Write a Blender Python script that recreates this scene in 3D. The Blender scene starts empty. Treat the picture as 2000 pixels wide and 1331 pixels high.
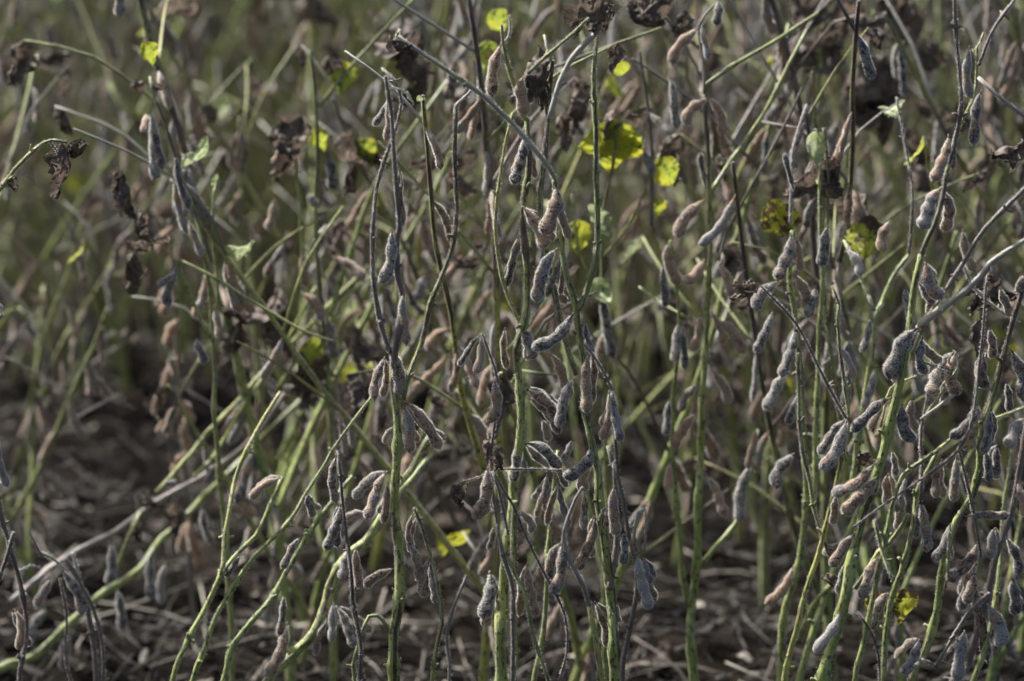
import bpy, math, random
import numpy as np
from mathutils import Vector, Matrix, noise as mnoise

R = math.radians
scene = bpy.context.scene
COL = scene.collection

# ------------------------------------------------------------------ camera
CAM_H, PITCH, LENS, FOCUS = 1.05, R(13.0), 150.0, 3.0
cd = bpy.data.cameras.new("camera"); cam = bpy.data.objects.new("camera", cd); COL.objects.link(cam)
cam.location = (0, 0, CAM_H); cam.rotation_euler = (R(90) - PITCH, 0, 0)
cd.sensor_width = 36; cd.lens = LENS; cd.clip_start = 0.05; cd.clip_end = 500
cd.dof.use_dof = True; cd.dof.focus_distance = FOCUS + 0.01; cd.dof.aperture_fstop = 5.2
scene.camera = cam

# ------------------------------------------------------------------ light
SUN_EL, SUN_AZ = R(50), R(-52)          # azimuth from +Y (away from the camera), negative = to the left
w = bpy.data.worlds.new("World"); scene.world = w; w.use_nodes = True
nt = w.node_tree; bg = nt.nodes["Background"]
sky = nt.nodes.new("ShaderNodeTexSky"); sky.sky_type = 'NISHITA'; sky.sun_disc = False
sky.sun_elevation = SUN_EL; sky.sun_rotation = SUN_AZ; sky.air_density = 0.9; sky.dust_density = 4.0; sky.ozone_density = 0.6
nt.links.new(sky.outputs[0], bg.inputs[0]); bg.inputs[1].default_value = 0.08
sl = bpy.data.lights.new("sun", 'SUN'); sun = bpy.data.objects.new("sun", sl); COL.objects.link(sun)
sl.energy = 5.0; sl.angle = R(2); sl.color = (1, 0.985, 0.96)
sd = Vector((math.sin(SUN_AZ) * math.cos(SUN_EL), math.cos(SUN_AZ) * math.cos(SUN_EL), math.sin(SUN_EL)))
sun.rotation_euler = (-sd).to_track_quat('-Z', 'Y').to_euler()
vs = scene.view_settings; vs.view_transform = 'Standard'; vs.look = 'None'; vs.gamma = 1; vs.exposure = 1.15
vs.use_curve_mapping = False

# ------------------------------------------------------------------ pixel -> place
KX = 18.0 / LENS / 1000.0
Y0 = FOCUS * math.cos(PITCH)
def at(px, py, Y):
    a, b = (px - 1000) * KX, (665.5 - py) * KX
    d = Vector((a, math.cos(PITCH) + b * math.sin(PITCH), -math.sin(PITCH) + b * math.cos(PITCH)))
    t = Y / d.y
    return Vector((0, 0, CAM_H)) + d * t
def pxm(Y): return Y / math.cos(PITCH) * KX
def base_at(px, Y):
    p = at(px, 1331, Y); return Vector((p.x, Y, 0))

# ------------------------------------------------------------------ materials
def new_mat(name):
    m = bpy.data.materials.new(name); m.use_nodes = True
    n = m.node_tree; b = n.nodes["Principled BSDF"]
    return m, n, b
def nd(n, t, **k):
    o = n.nodes.new(t)
    for a, v in k.items():
        if a.startswith("i_"):
            o.inputs[a[2:]].default_value = v
        else: setattr(o, a, v)
    return o
def mixc(n, fac, a, b):
    m = nd(n, "ShaderNodeMix", data_type='RGBA')
    for s, v in ((0, fac), (6, a), (7, b)):
        if hasattr(v, "links"): n.links.new(v, m.inputs[s])
        else: m.inputs[s].default_value = v if s == 0 else (*v, 1)
    return m.outputs[2]
def math_(n, op, a, b=0.0, c=None, clamp=False):
    m = nd(n, "ShaderNodeMath", operation=op, use_clamp=clamp)
    for s, v in ((0, a), (1, b), (2, c)):
        if v is None: continue
        if hasattr(v, "links"): n.links.new(v, m.inputs[s])
        else: m.inputs[s].default_value = v
    return m.outputs[0]
def step(n, v, lo, hi):
    m = nd(n, "ShaderNodeMapRange", interpolation_type='SMOOTHSTEP')
    for s, x in ((0, v), (1, lo), (2, hi)):
        if hasattr(x, "links"): n.links.new(x, m.inputs[s])
        else: m.inputs[s].default_value = x
    return m.outputs[0]
def noise4(n, vec, scale, W=None, detail=2.0, rough=0.5, dist=0.0):
    t = nd(n, "ShaderNodeTexNoise", noise_dimensions='4D')
    t.inputs["Scale"].default_value = scale; t.inputs["Detail"].default_value = detail
    t.inputs["Roughness"].default_value = rough; t.inputs["Distortion"].default_value = dist
    n.links.new(vec, t.inputs["Vector"])
    if W is not None: n.links.new(W, t.inputs["W"])
    return t.outputs[0]
def vscale(n, vec, s):
    m = nd(n, "ShaderNodeVectorMath", operation='MULTIPLY'); n.links.new(vec, m.inputs[0]); m.inputs[1].default_value = s
    return m.outputs[0]
def obj_info(n):
    oi = nd(n, "ShaderNodeObjectInfo"); sp = nd(n, "ShaderNodeSeparateColor")
    n.links.new(oi.outputs["Color"], sp.inputs[0])
    W = math_(n, 'MULTIPLY', oi.outputs["Random"], 60.0)
    return oi, sp.outputs[0], sp.outputs[1], sp.outputs[2], W
def bump(n, b, h, strength, dist):
    bp = nd(n, "ShaderNodeBump"); bp.inputs["Strength"].default_value = strength; bp.inputs["Distance"].default_value = dist
    n.links.new(h, bp.inputs["Height"]); n.links.new(bp.outputs[0], b.inputs["Normal"])

def mat_pod():
    m, n, b = new_mat("pod_skin")
    oi, r, g, bl, W = obj_info(n)
    co = nd(n, "ShaderNodeTexCoord").outputs["Object"]
    n1 = noise4(n, co, 75, W, 2, .5)
    n2 = noise4(n, vscale(n, co, (1, 1, .8)), 240, W, 4, .65, .8)
    n3 = noise4(n, co, 900, W, 2, .6)
    brown = step(n, math_(n, 'ADD', n1, math_(n, 'SUBTRACT', r, .5)), .44, .58)
    c = mixc(n, brown, (.24, .222, .20), (.29, .185, .112))
    c = mixc(n, math_(n, 'MULTIPLY', bl, .7), c, (.25, .135, .06))
    spot = step(n, math_(n, 'ADD', n2, math_(n, 'MULTIPLY', math_(n, 'SUBTRACT', g, .5), .32)), .48, .64)
    c = mixc(n, math_(n, 'MULTIPLY', spot, .92), c, (.012, .011, .013))
    c = mixc(n, math_(n, 'MULTIPLY', step(n, n3, .5, .72), .22), c, (.36, .32, .27))
    n.links.new(c, b.inputs["Base Color"])
    b.inputs["Roughness"].default_value = .75; b.inputs["Specular IOR Level"].default_value = .25
    b.inputs["Sheen Weight"].default_value = .7; b.inputs["Sheen Roughness"].default_value = .35; b.inputs["Sheen Tint"].default_value = (.9, .88, .85, 1)
    bump(n, b, n3, .5, .0006)
    return m
def mat_stem():
    m, n, b = new_mat("stem_bark")
    oi, r, g, bl, W = obj_info(n)
    tc = nd(n, "ShaderNodeAttribute", attribute_name="tc").outputs["Vector"]
    big = noise4(n, vscale(n, tc, (.75, .75, .16)), 1.0, W, 5, .62, .4)
    mid = noise4(n, vscale(n, tc, (.5, .5, .5)), 1.6, W, 3, .6)
    spot = noise4(n, vscale(n, tc, (.8, .8, 1.2)), 2.0, W, 2, .5)
    fib = noise4(n, vscale(n, tc, (5, 5, .5)), 1.5, W, 2, .6)
    green = mixc(n, step(n, mid, .3, .7), (.15, .225, .05), (.34, .43, .14))
    c = mixc(n, math_(n, 'MULTIPLY', g, step(n, mid, .25, .6)), green, (.46, .42, .09))
    sz = nd(n, "ShaderNodeSeparateXYZ"); n.links.new(tc, sz.inputs[0])
    hgt = math_(n, 'MULTIPLY', math_(n, 'SUBTRACT', sz.outputs[2], 26.0), .0032)          # browner towards the top
    pur = step(n, math_(n, 'ADD', math_(n, 'ADD', big, hgt), math_(n, 'MULTIPLY', math_(n, 'SUBTRACT', r, .5), .6)), .5, .56)
    pc = mixc(n, step(n, mid, .3, .7), (.024, .013, .011), (.15, .090, .065))
    c = mixc(n, pur, c, pc)
    sp = math_(n, 'MULTIPLY', step(n, spot, .55, .60), step(n, r, .08, .25))
    c = mixc(n, math_(n, 'MULTIPLY', sp, .85), c, (.035, .016, .022))
    gm = math_(n, 'MULTIPLY', bl, step(n, big, .3, .5))
    c = mixc(n, gm, c, mixc(n, fib, (.24, .21, .18), (.74, .69, .61)))
    c = mixc(n, math_(n, 'MULTIPLY', step(n, fib, .52, .75), .4), c, (.38, .35, .25))
    n.links.new(c, b.inputs["Base Color"])
    b.inputs["Roughness"].default_value = .40; b.inputs["Specular IOR Level"].default_value = .5
    b.inputs["Sheen Weight"].default_value = .25; b.inputs["Sheen Roughness"].default_value = .4
    bump(n, b, fib, .8, .0012)
    return m
def mat_hair():
    m, n, b = new_mat("fuzz_hair")
    b.inputs["Base Color"].default_value = (.86, .84, .80, 1); b.inputs["Roughness"].default_value = .6
    tr = nd(n, "ShaderNodeBsdfTranslucent"); tr.inputs[0].default_value = (.90, .88, .83, 1)
    mx = nd(n, "ShaderNodeMixShader"); mx.inputs[0].default_value = .6
    n.links.new(b.outputs[0], mx.inputs[1]); n.links.new(tr.outputs[0], mx.inputs[2])
    n.links.new(mx.outputs[0], n.nodes["Material Output"].inputs[0])
    return m
def mat_leaf(name, kind):
    m, n, b = new_mat(name)
    oi, r, g, bl, W = obj_info(n)
    tc = nd(n, "ShaderNodeAttribute", attribute_name="tc").outputs["Vector"]   # x across, y along, 0..1
    co = nd(n, "ShaderNodeTexCoord").outputs["Object"]
    n1 = noise4(n, co, 70, W, 3, .6); n2 = noise4(n, co, 320, W, 3, .6)
    sep = nd(n, "ShaderNodeSeparateXYZ"); n.links.new(tc, sep.inputs[0])
    ax = math_(n, 'ABSOLUTE', sep.outputs[0])
    v = math_(n, 'FRACT', math_(n, 'SUBTRACT', math_(n, 'MULTIPLY', sep.outputs[1], 7.0), math_(n, 'MULTIPLY', ax, 2.2)))
    vein = math_(n, 'MAXIMUM', math_(n, 'LESS_THAN', v, .1), math_(n, 'LESS_THAN', ax, .05))
    if kind == 'dead':
        c = mixc(n, step(n, n1, .35, .68), (.036, .029, .024), (.15, .116, .092))
        c = mixc(n, math_(n, 'MULTIPLY', r, step(n, n2, .4, .6)), c, (.27, .21, .16))
        c = mixc(n, math_(n, 'MULTIPLY', vein, .35), c, (.26, .20, .15)); tl = .32
    elif kind == 'yellow':
        c = mixc(n, step(n, n1, .42, .6), (.46, .45, .05), (.30, .40, .06))
        c = mixc(n, math_(n, 'MULTIPLY', vein, .4), c, (.30, .36, .08))
        br = step(n, math_(n, 'ADD', math_(n, 'ADD', n1, math_(n, 'MULTIPLY', n2, .35)), math_(n, 'MULTIPLY', r, .35)), .76, .84)
        c = mixc(n, br, c, mixc(n, n2, (.030, .018, .010), (.15, .085, .045))); tl = .4
    else:
        c = mixc(n, step(n, n1, .4, .65), (.32, .40, .17), (.52, .53, .36))
        c = mixc(n, math_(n, 'MULTIPLY', vein, .5), c, (.40, .42, .20))
        c = mixc(n, step(n, math_(n, 'ADD', n2, math_(n, 'MULTIPLY', r, .3)), .68, .78), c, (.08, .055, .03)); tl = .35
    n.links.new(c, b.inputs["Base Color"]); b.inputs["Roughness"].default_value = .62
    b.inputs["Specular IOR Level"].default_value = .35
    hh = math_(n, 'SUBTRACT', n2, math_(n, 'MULTIPLY', vein, .5))
    bump(n, b, hh, .6, .0012)
    tr = nd(n, "ShaderNodeBsdfTranslucent"); n.links.new(c, tr.inputs[0])
    mx = nd(n, "ShaderNodeMixShader"); mx.inputs[0].default_value = tl
    n.links.new(b.outputs[0], mx.inputs[1]); n.links.new(tr.outputs[0], mx.inputs[2])
    n.links.new(mx.outputs[0], n.nodes["Material Output"].inputs[0])
    return m
def mat_soil():
    m, n, b = new_mat("soil")
    co = nd(n, "ShaderNodeTexCoord").outputs["Object"]
    n1 = noise4(n, co, 9, None, 4, .6); n2 = noise4(n, co, 70, None, 5, .65); n3 = noise4(n, co, 420, None, 3, .6)
    c = mixc(n, step(n, n2, .35, .7), (.007, .0062, .0054), (.023, .0195, .0165))
    c = mixc(n, math_(n, 'MULTIPLY', step(n, n1, .45, .7), .5), c, (.045, .035, .027))
    c = mixc(n, math_(n, 'MULTIPLY', step(n, n3, .6, .75), .35), c, (.10, .08, .062))
    n.links.new(c, b.inputs["Base Color"]); b.inputs["Roughness"].default_value = 1; b.inputs["Specular IOR Level"].default_value = 0
    bump(n, b, math_(n, 'ADD', n2, math_(n, 'MULTIPLY', n3, .4)), .8, .008)
    return m
def mat_straw():
    m, n, b = new_mat("dry_litter")
    oi, r, g, bl, W = obj_info(n)
    co = nd(n, "ShaderNodeTexCoord").outputs["Object"]
    at_ = nd(n, "ShaderNodeAttribute", attribute_name="shade").outputs["Fac"]
    n1 = noise4(n, co, 60, W, 3, .6)
    k = math_(n, 'ADD', at_, math_(n, 'MULTIPLY', math_(n, 'SUBTRACT', n1, .5), .5))
    k = math_(n, 'ADD', k, math_(n, 'MULTIPLY', math_(n, 'SUBTRACT', oi.outputs["Random"], .5), .5))
    c = mixc(n, step(n, k, .05, .6), (.009, .0078, .0068), (.058, .048, .041))
    c = mixc(n, step(n, k, .62, 1.0), c, (.38, .34, .28))
    n.links.new(c, b.inputs["Base Color"]); b.inputs["Roughness"].default_value = .6; b.inputs["Specular IOR Level"].default_value = .15
    return m
M_POD, M_STEM, M_HAIR = mat_pod(), mat_stem(), mat_hair()
M_DEAD, M_YEL, M_PALE = mat_leaf("dead_leaf", 'dead'), mat_leaf("yellow_leaf", 'yellow'), mat_leaf("pale_leaf", 'pale')
M_SOIL, M_STRAW = mat_soil(), mat_straw()

# ------------------------------------------------------------------ mesh helpers
def make_mesh(name, V, F, mats, midx=None, tc=None, smooth=True, hair=None):
    """V, F: verts and faces; hair: (n, 3, 3) triangles in the second material"""
    me = bpy.data.meshes.new(name)
    V = np.array([tuple(v) for v in V], dtype=np.float32); ln = np.array([len(f) for f in F], dtype=np.int32)
    L = np.fromiter((i for f in F for i in f), dtype=np.int32, count=int(ln.sum())); nv = len(V); nf = len(F)
    if hair is not None and len(hair):
        h = hair.reshape(-1, 3).astype(np.float32); L = np.concatenate([L, np.arange(len(h), dtype=np.int32) + nv])
        V = np.concatenate([V, h]); ln = np.concatenate([ln, np.full(len(hair), 3, dtype=np.int32)])
    me.vertices.add(len(V)); me.vertices.foreach_set("co", V.reshape(-1))
    me.loops.add(len(L)); me.loops.foreach_set("vertex_index", L)
    st = np.zeros(len(ln), dtype=np.int32); st[1:] = np.cumsum(ln)[:-1]
    me.polygons.add(len(ln)); me.polygons.foreach_set("loop_start", st)
    for m in mats: me.materials.append(m)
    me.update(calc_edges=True)
    me.polygons.foreach_set("use_smooth", [smooth] * len(ln))
    if len(ln) > nf:
        mi = np.zeros(len(ln), dtype=np.int32); mi[nf:] = 1; me.polygons.foreach_set("material_index", mi)
    if tc is not None:
        t = np.zeros((len(V), 3), dtype=np.float32); t[:nv] = np.array(tc, dtype=np.float32)
        a = me.attributes.new("tc", 'FLOAT_VECTOR', 'POINT'); a.data.foreach_set("vector", t.reshape(-1))
    me.validate(); return me
def link(o, parent=None):
    COL.objects.link(o)
    if parent is not None: o.parent = parent
    return o
def catmull(P, stepm):
    P = [Vector(p) for p in P]
    if len(P) == 2: P = [P[0], (P[0] + P[1]) / 2, P[1]]
    Q = [2 * P[0] - P[1]] + P + [2 * P[-1] - P[-2]]
    out, par = [], []
    n = len(P) - 1
    for i in range(n):
        a, b, c, d = Q[i:i + 4]
        k = max(1, int((c - b).length / stepm))
        for j in range(k):
            t = j / k
            out.append(.5 * ((2 * b) + (c - a) * t + (2 * a - 5 * b + 4 * c - d) * t * t + (3 * b - a - 3 * c + d) * t ** 3))
            par.append((i + t) / n)
    out.append(P[-1]); par.append(1.0)
    return out, par
def frames(C):
    N = len(C); T = []
    for i in range(N):
        t = C[min(i + 1, N - 1)] - C[max(i - 1, 0)]; T.append(t.normalized() if t.length > 1e-9 else Vector((0, 0, 1)))
    u = T[0].orthogonal().normalized(); U = []
    for t in T:
        u = (u - t * u.dot(t)); u = u.normalized() if u.length > 1e-6 else t.orthogonal().normalized(); U.append(u.copy())
    return T, U
def hair_tris(seed, Pn, N, T, lo, hi, wd):
    """short hairs from points Pn with normals N, combed a little along T"""
    rs = np.random.RandomState(seed); n = len(Pn)
    unit = lambda a: a / np.maximum(np.linalg.norm(a, axis=1, keepdims=True), 1e-9)
    d = unit(N + T * rs.uniform(-.15, .7, (n, 1)) + rs.uniform(-.4, .4, (n, 3)))
    sdv = unit(np.cross(d, N + rs.uniform(-.6, .6, (n, 3)))) * wd
    return np.stack([Pn - sdv, Pn + sdv, Pn + d * rs.uniform(lo, hi, (n, 1))], 1)
def tube(rng, P, r0, r1, sides=8, stepm=.007, hair=0, nodes=None, wob=.0, rad_fn=None, off=Vector((0, 0, 0))):
    C, par = catmull(P, stepm)
    if wob:
        ph = rng.uniform(0, 100)
        C = [c + Vector((mnoise.noise((ph, c.z * 22, c.x * 22)), mnoise.noise((c.z * 22, ph, c.x * 22)), 0)) * wob for c in C]
    T, U = frames(C); V, F, TC, M = [], [], [], []
    L = 0.0; Ls = [0.0]
    for i in range(1, len(C)): L += (C[i] - C[i - 1]).length; Ls.append(L)
    L = max(L, 1e-6); ph = rng.uniform(0, 50)
    if nodes is None:
        nodes = []; s = rng.uniform(.02, .05)
        while s < L - .01: nodes.append(s); s += rng.uniform(.045, .07)
    rads = []
    for i, c in enumerate(C):
        f = Ls[i] / L; r = r0 + (r1 - r0) * f
        for s in nodes: r *= 1 + .42 * math.exp(-((Ls[i] - s) / .0045) ** 2)
        r *= 1 + .13 * mnoise.noise((ph, Ls[i] * 60, 0)) + .05 * mnoise.noise((ph, Ls[i] * 190, 4)); rads.append(r)
        b = T[i].cross(U[i])
        for k in range(sides):
            a = 2 * math.pi * k / sides
            rr = r * (1 + .13 * math.cos(a * (sides // 2) + 1.0) * (sides >= 8) + .06 * math.cos(a * 2 + Ls[i] * 9))
            V.append(c + (U[i] * math.cos(a) + b * math.sin(a)) * rr - off); TC.append((math.cos(a), math.sin(a), Ls[i] * 100))
    n = len(C)
    for i in range(n - 1):
        for k in range(sides):
            k2 = (k + 1) % sides
            F.append((i * sides + k, i * sides + k2, (i + 1) * sides + k2, (i + 1) * sides + k))
    F.append(tuple(range(sides))[::-1]); F.append(tuple(range((n - 1) * sides, n * sides)))
    if hair:
        for s in nodes:                                   # leaf scars and broken stalks at the joints
            i = min(range(n), key=lambda q: abs(Ls[q] - s)); b = T[i].cross(U[i])
            for _ in range(rng.choice((1, 2, 2, 3))):
                a = rng.uniform(0, 6.283); nr = U[i] * math.cos(a) + b * math.sin(a); ln = rng.uniform(.0015, .0055); rr = min(rads[i] * .5, .0013)
                d = (nr + T[i] * rng.uniform(-.4, 1.2)).normalized(); e1 = d.orthogonal().normalized(); e2 = d.cross(e1); o0 = len(V)
                for q, rq in ((-.0006, rr * 1.3), (ln * .5, rr), (ln, rr * .8)):
                    for k in range(5):
                        w_ = 2 * math.pi * k / 5; V.append(C[i] + nr * rads[i] * .8 + d * q + (e1 * math.cos(w_) + e2 * math.sin(w_)) * rq - off); TC.append((math.cos(w_), math.sin(w_), Ls[i] * 100 + q * 100))
                for k in range(5):
                    k2 = (k + 1) % 5
                    F.append((o0 + k, o0 + k2, o0 + 5 + k2, o0 + 5 + k)); F.append((o0 + 5 + k, o0 + 5 + k2, o0 + 10 + k2, o0 + 10 + k))
                F.append(tuple(range(o0 + 10, o0 + 15)))
    H = None; nh = int(hair * L * 100)
    if nh:
        sd_ = rng.randrange(1 << 30); rs = np.random.RandomState(sd_); q = rs.uniform(0, n - 1.001, nh); i0 = q.astype(int); f = (q - i0)[:, None]
        Ca, Ta, Ua = (np.array([tuple(v) for v in A]) for A in (C, T, U)); ra = np.array(rads)
        c = Ca[i0] * (1 - f) + Ca[i0 + 1] * f; t = Ta[i0]; u = Ua[i0]; b = np.cross(t, u); a = rs.uniform(0, 6.2832, (nh, 1))
        nr = u * np.cos(a) + b * np.sin(a)
        H = hair_tris(sd_ + 1, c + nr * (ra[i0] * .95)[:, None] - np.array(tuple(off)), nr, t, .0008, .0021, .00009)
    return V, F, H, TC
def tube_obj(name, rng, P, r0, r1, parent, color, off=Vector((0, 0, 0)), hair=0, **k):
    V, F, H, TC = tube(rng, P, r0, r1, hair=hair, off=off, **k)
    me = make_mesh(name, V, F, [M_STEM, M_HAIR], None, TC, hair=H)
    o = link(bpy.data.objects.new(name, me), parent); o.color = color
    return o

# ------------------------------------------------------------------ pods
POD_L, POD_W = .045, .0098
def pod_mesh(seed, bend, seeds, flat, hair, rings=26, sides=12):
    rng = random.Random(seed); V, F, M = [], [], []
    C, Rw = [], []
    ph = rng.uniform(0, 9); wst = rng.uniform(.18, .30) * (.6 if flat else 1)
    for i in range(rings + 1):
        s = i / rings
        x = bend * POD_L * 4 * s * (1 - s) + .02 * POD_L * math.sin(s * 6 + ph)
        C.append(Vector((x, .012 * POD_L * math.sin(s * 5 + ph * 2), -s * POD_L)))
        if s < .10: wv = .11 + .05 * (s / .10)
        else:
            q = (s - .10) / .90
            env = (.28 + .72 * min(1, q / .26) ** .9) * (math.sqrt(max(0, 1 - ((q - .90) / .10) ** 2)) if q > .90 else 1)
            bulge = 1 - (wst) * (.5 + .5 * math.cos(2 * math.pi * (q * seeds - .08)))
            if q < .12: bulge = 1
            wv = max(.10, env * bulge * (.84 + .16 * min(1, q * 1.6)))
            if q > .985: wv = .22
        Rw.append(wv * POD_W / 2)
    T, U = frames(C)
    th = .45 if flat else rng.uniform(.54, .70)
    for i in range(rings + 1):
        X = Vector((1, 0, 0)); X = (X - T[i] * X.dot(T[i])).normalized(); Yv = T[i].cross(X)
        for k in range(sides):
            a = 2 * math.pi * k / sides; ca, sa = math.cos(a), math.sin(a)
            rx = Rw[i] * (1.0 + (.07 if abs(sa) < .1 else 0)); ry = Rw[i] * th
            if i < rings * .1: ry = Rw[i]
            nz = 1 + .05 * mnoise.noise((ca * 2 + seed, sa * 2, i * .5))
            V.append(C[i] + X * (ca * rx * nz) + Yv * (sa * ry * nz))
    for i in range(rings):
        for k in range(sides):
            k2 = (k + 1) % sides
            F.append((i * sides + k, (i + 1) * sides + k, (i + 1) * sides + k2, i * sides + k2))
    tip = len(V); V.append(C[-1] + T[-1] * .0020 + Vector((.0008, 0, 0)))
    for k in range(sides): F.append((rings * sides + k, tip, rings * sides + (k + 1) % sides))
    F.append(tuple(range(sides)))
    rs = np.random.RandomState(seed); Va = np.array([tuple(v) for v in V]); Ca = np.array([tuple(v) for v in C]); Ta = np.array([tuple(v) for v in T])
    i = rs.randint(2, rings, hair); k = rs.randint(0, sides, hair); k2 = (k + 1) % sides; f = rs.rand(hair, 1); g = rs.rand(hair, 1)
    p = (Va[i * sides + k] * (1 - f) + Va[i * sides + k2] * f) * (1 - g) + (Va[(i + 1) * sides + k] * (1 - f) + Va[(i + 1) * sides + k2] * f) * g
    nr = p - (Ca[i] * (1 - g) + Ca[i + 1] * g); nr /= np.maximum(np.linalg.norm(nr, axis=1, keepdims=True), 1e-7)
    nr = nr + Ta[i] * np.where(i >= rings - 2, rs.uniform(0, 1.5, hair), 0)[:, None]; nr /= np.linalg.norm(nr, axis=1, keepdims=True)
    return make_mesh("pod", V, F, [M_POD, M_HAIR], hair=hair_tris(seed, p - nr * .0002, nr, Ta[i], .0009, .0022, .000105 if rings > 20 else .00016))
BENDS = (0.02, .07, .13, .2)
PODS, PODS_LO = {}, {}
for bi, bn in enumerate(BENDS):
    for sd_ in (2, 3):
        for fl in (0, 1, 2, 3):
            PODS[bi, sd_, fl] = pod_mesh(100 + bi * 10 + sd_ + 50 * fl, bn * (1 + .25 * (fl - 1)), sd_, fl == 3, 1800)
            PODS_LO[bi, sd_, fl] = pod_mesh(100 + bi * 10 + sd_ + 50 * fl, bn * (1 + .25 * (fl - 1)), sd_, fl == 3, 500, 16, 8)
def place_pod(rng, parent, base, p0, p1, width, bend, tone, roll=None, lo=False, flat=None, side=None):
    ax = p1 - p0; L = ax.length
    if L < 1e-4: return
    Z = -ax.normalized()
    view = (Vector((0, 0, CAM_H)) - p0).normalized() if side is None else side
    X = view.cross(Z) ; X = X.normalized() if X.length > 1e-4 else Z.orthogonal().normalized()
    # X points to the right in the picture when the pod hangs down
    if bend < 0: X = -X
    Yv = Z.cross(X).normalized()
    bi = min(range(4), key=lambda i: abs(BENDS[i] - abs(bend)))
    fl = rng.choice((0, 0, 1, 1, 2, 2, 3))
    me = (PODS_LO if lo else PODS)[bi, rng.choice((2, 3, 3)) if L > .03 else 2, fl]
    rl = rng.uniform(-.35, .35) if roll is None else roll
    rot = Matrix((X, Yv, Z)).transposed().to_4x4() @ Matrix.Rotation(rl, 4, 'Z')
    sw = width / POD_W * .90
    m = Matrix.Translation(p0 - base) @ rot @ Matrix.Diagonal((sw, sw, L / POD_L, 1))
    o = link(bpy.data.objects.new("pod", me), parent); o.matrix_local = m
    o.color = tone
    return o
def tone(rng, k):
    # brown, dark spots, rust
    j = lambda v, s=.12: min(1, max(0, v + rng.uniform(-s, s)))
    t = {'d': (.44, .72, 0), 'g': (.47, .48, 0), 'b': (.70, .44, .05), 's': (.64, .62, .03), 'r': (.8, .28, .9), 'y': (.6, .55, .35), 'p': (.45, .15, .0)}[k]
    return (j(t[0]), j(t[1], .1), j(t[2], .06), 1)

# ------------------------------------------------------------------ leaves
def leaf_mesh(seed, mat, L, W, curl, crumple, bendl, nx=16, ny=24):
    rng = random.Random(seed); V, TC, F = [], [], []
    s0 = rng.uniform(0, 100)
    for j in range(ny + 1):
        s = j / ny
        hw = W * .5 * max(.02, math.sin(math.pi * min(1, s ** .75))) ** .8 * (1 + .16 * mnoise.noise((s0, s * 9, 0)))
        hw2 = hw * (1 + .25 * mnoise.noise((s0 + 7, s * 11, 3)))
        al = curl * (1 + .5 * mnoise.noise((s0, s * 2.5, 9)))
        for i in range(nx + 1):
            t = i / nx * 2 - 1; h = hw if t > 0 else hw2
            if abs(al) > .05: x = math.sin(t * al) * h / al; y = (1 - math.cos(t * al)) * h / al
            else: x = t * h; y = 0
            a = bendl * s; z = -math.sin(a) / bendl * L if abs(bendl) > .05 else -s * L
            yo = (1 - math.cos(a)) / bendl * L if abs(bendl) > .05 else 0
            p = Vector((x, y * math.cos(a) + yo, z + y * math.sin(a)))
            q = Vector((t * W, s * L, s0)) * (2.6 / L); q2 = q * 2.7
            e = min(1, s * 5)
            p += (mnoise.noise_vector(q) * .20 + mnoise.noise_vector(q2) * .085 + mnoise.noise_vector(q * 6.5) * .02) * L * crumple * .72 * e
            V.append(p); TC.append((t, s, 0))
    for j in range(ny):
        for i in range(nx):
            a = j * (nx + 1) + i
            # ragged holes and torn margins
            tt = abs((i + .5) / nx * 2 - 1)
            if (tt > .8 and rng.random() < .16 * crumple + .04): continue
            F.append((a, a + 1, a + nx + 2, a + nx + 1))
    return make_mesh("leaf", V, F, [mat], None, TC)
DEAD = [leaf_mesh(200 + i, M_DEAD, .042, .034, c, cr, bd) for i, (c, cr, bd) in enumerate(((2.0, 1.0, .6), (1.4, 1.25, 1.6), (2.6, 1.2, -.8), (1.0, 1.4, 2.2), (2.2, .9, 1.2), (1.7, 1.5, -1.6), (2.8, 1.0, .4), (1.2, 1.1, -2.4)))]
YEL = [leaf_mesh(230 + i, M_YEL, .045, .036, c, cr, bd) for i, (c, cr, bd) in enumerate(((.4, .45, .5), (.7, .6, -.7), (.3, .5, 1.0), (1.0, .7, .8)))]
PALE = [leaf_mesh(250 + i, M_PALE, .042, .032, c, cr, bd) for i, (c, cr, bd) in enumerate(((1.1, .6, 1.4), (1.6, .8, .8), (.8, .7, -1.6)))]
LEAFS = {'d': DEAD, 'y': YEL, 'p': PALE}
def place_leaf(rng, parent, base, p, kind, size, tilt=0.0, spin=None, pitch=0.0, variant=None, tone_=None, wide=1.0):
    me = LEAFS[kind][variant] if variant is not None else rng.choice(LEAFS[kind])
    o = link(bpy.data.objects.new("leaf", me), parent)
    rot = Matrix.Rotation(tilt, 4, 'Y') @ Matrix.Rotation(pitch, 4, 'X') @ Matrix.Rotation(rng.uniform(0, 6.28) if spin is None else spin, 4, 'Z')
    s = size / .042
    o.matrix_local = Matrix.Translation(p - base) @ rot @ Matrix.Diagonal((s * wide, s * wide, s, 1))
    o.color = ((rng.random() * .6 if tone_ is None else tone_), rng.random(), rng.random(), 1)
    return o

# ------------------------------------------------------------------ plant root
def root(name, label, cat, loc, group=None):
    o = bpy.data.objects.new(name, None); link(o); o.location = loc; o.empty_display_size = .05
    o["label"] = label; o["category"] = cat
    if group: o["group"] = group
    return o
TONES = {  # purple, yellow, grey
    'g': (.41, .35, 0), 'gp': (.49, .4, 0), 'gc': (.40, .35, 0), 'y': (.48, .9, 0), 'yp': (.58, .7, 0), 'p': (.85, .2, .1), 'pp': (1., .2, .25),
    'w': (.30, .5, .9), 'gr': (.9, .1, .45), 'o': (.62, .35, 0), 'br': (1., .5, .2), 'dk': (1.0, 0, .0), 'og': (.42, .55, 0)}
def pts(s): return [tuple(float(v) for v in q.split(',')) for q in s.split()]

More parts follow.
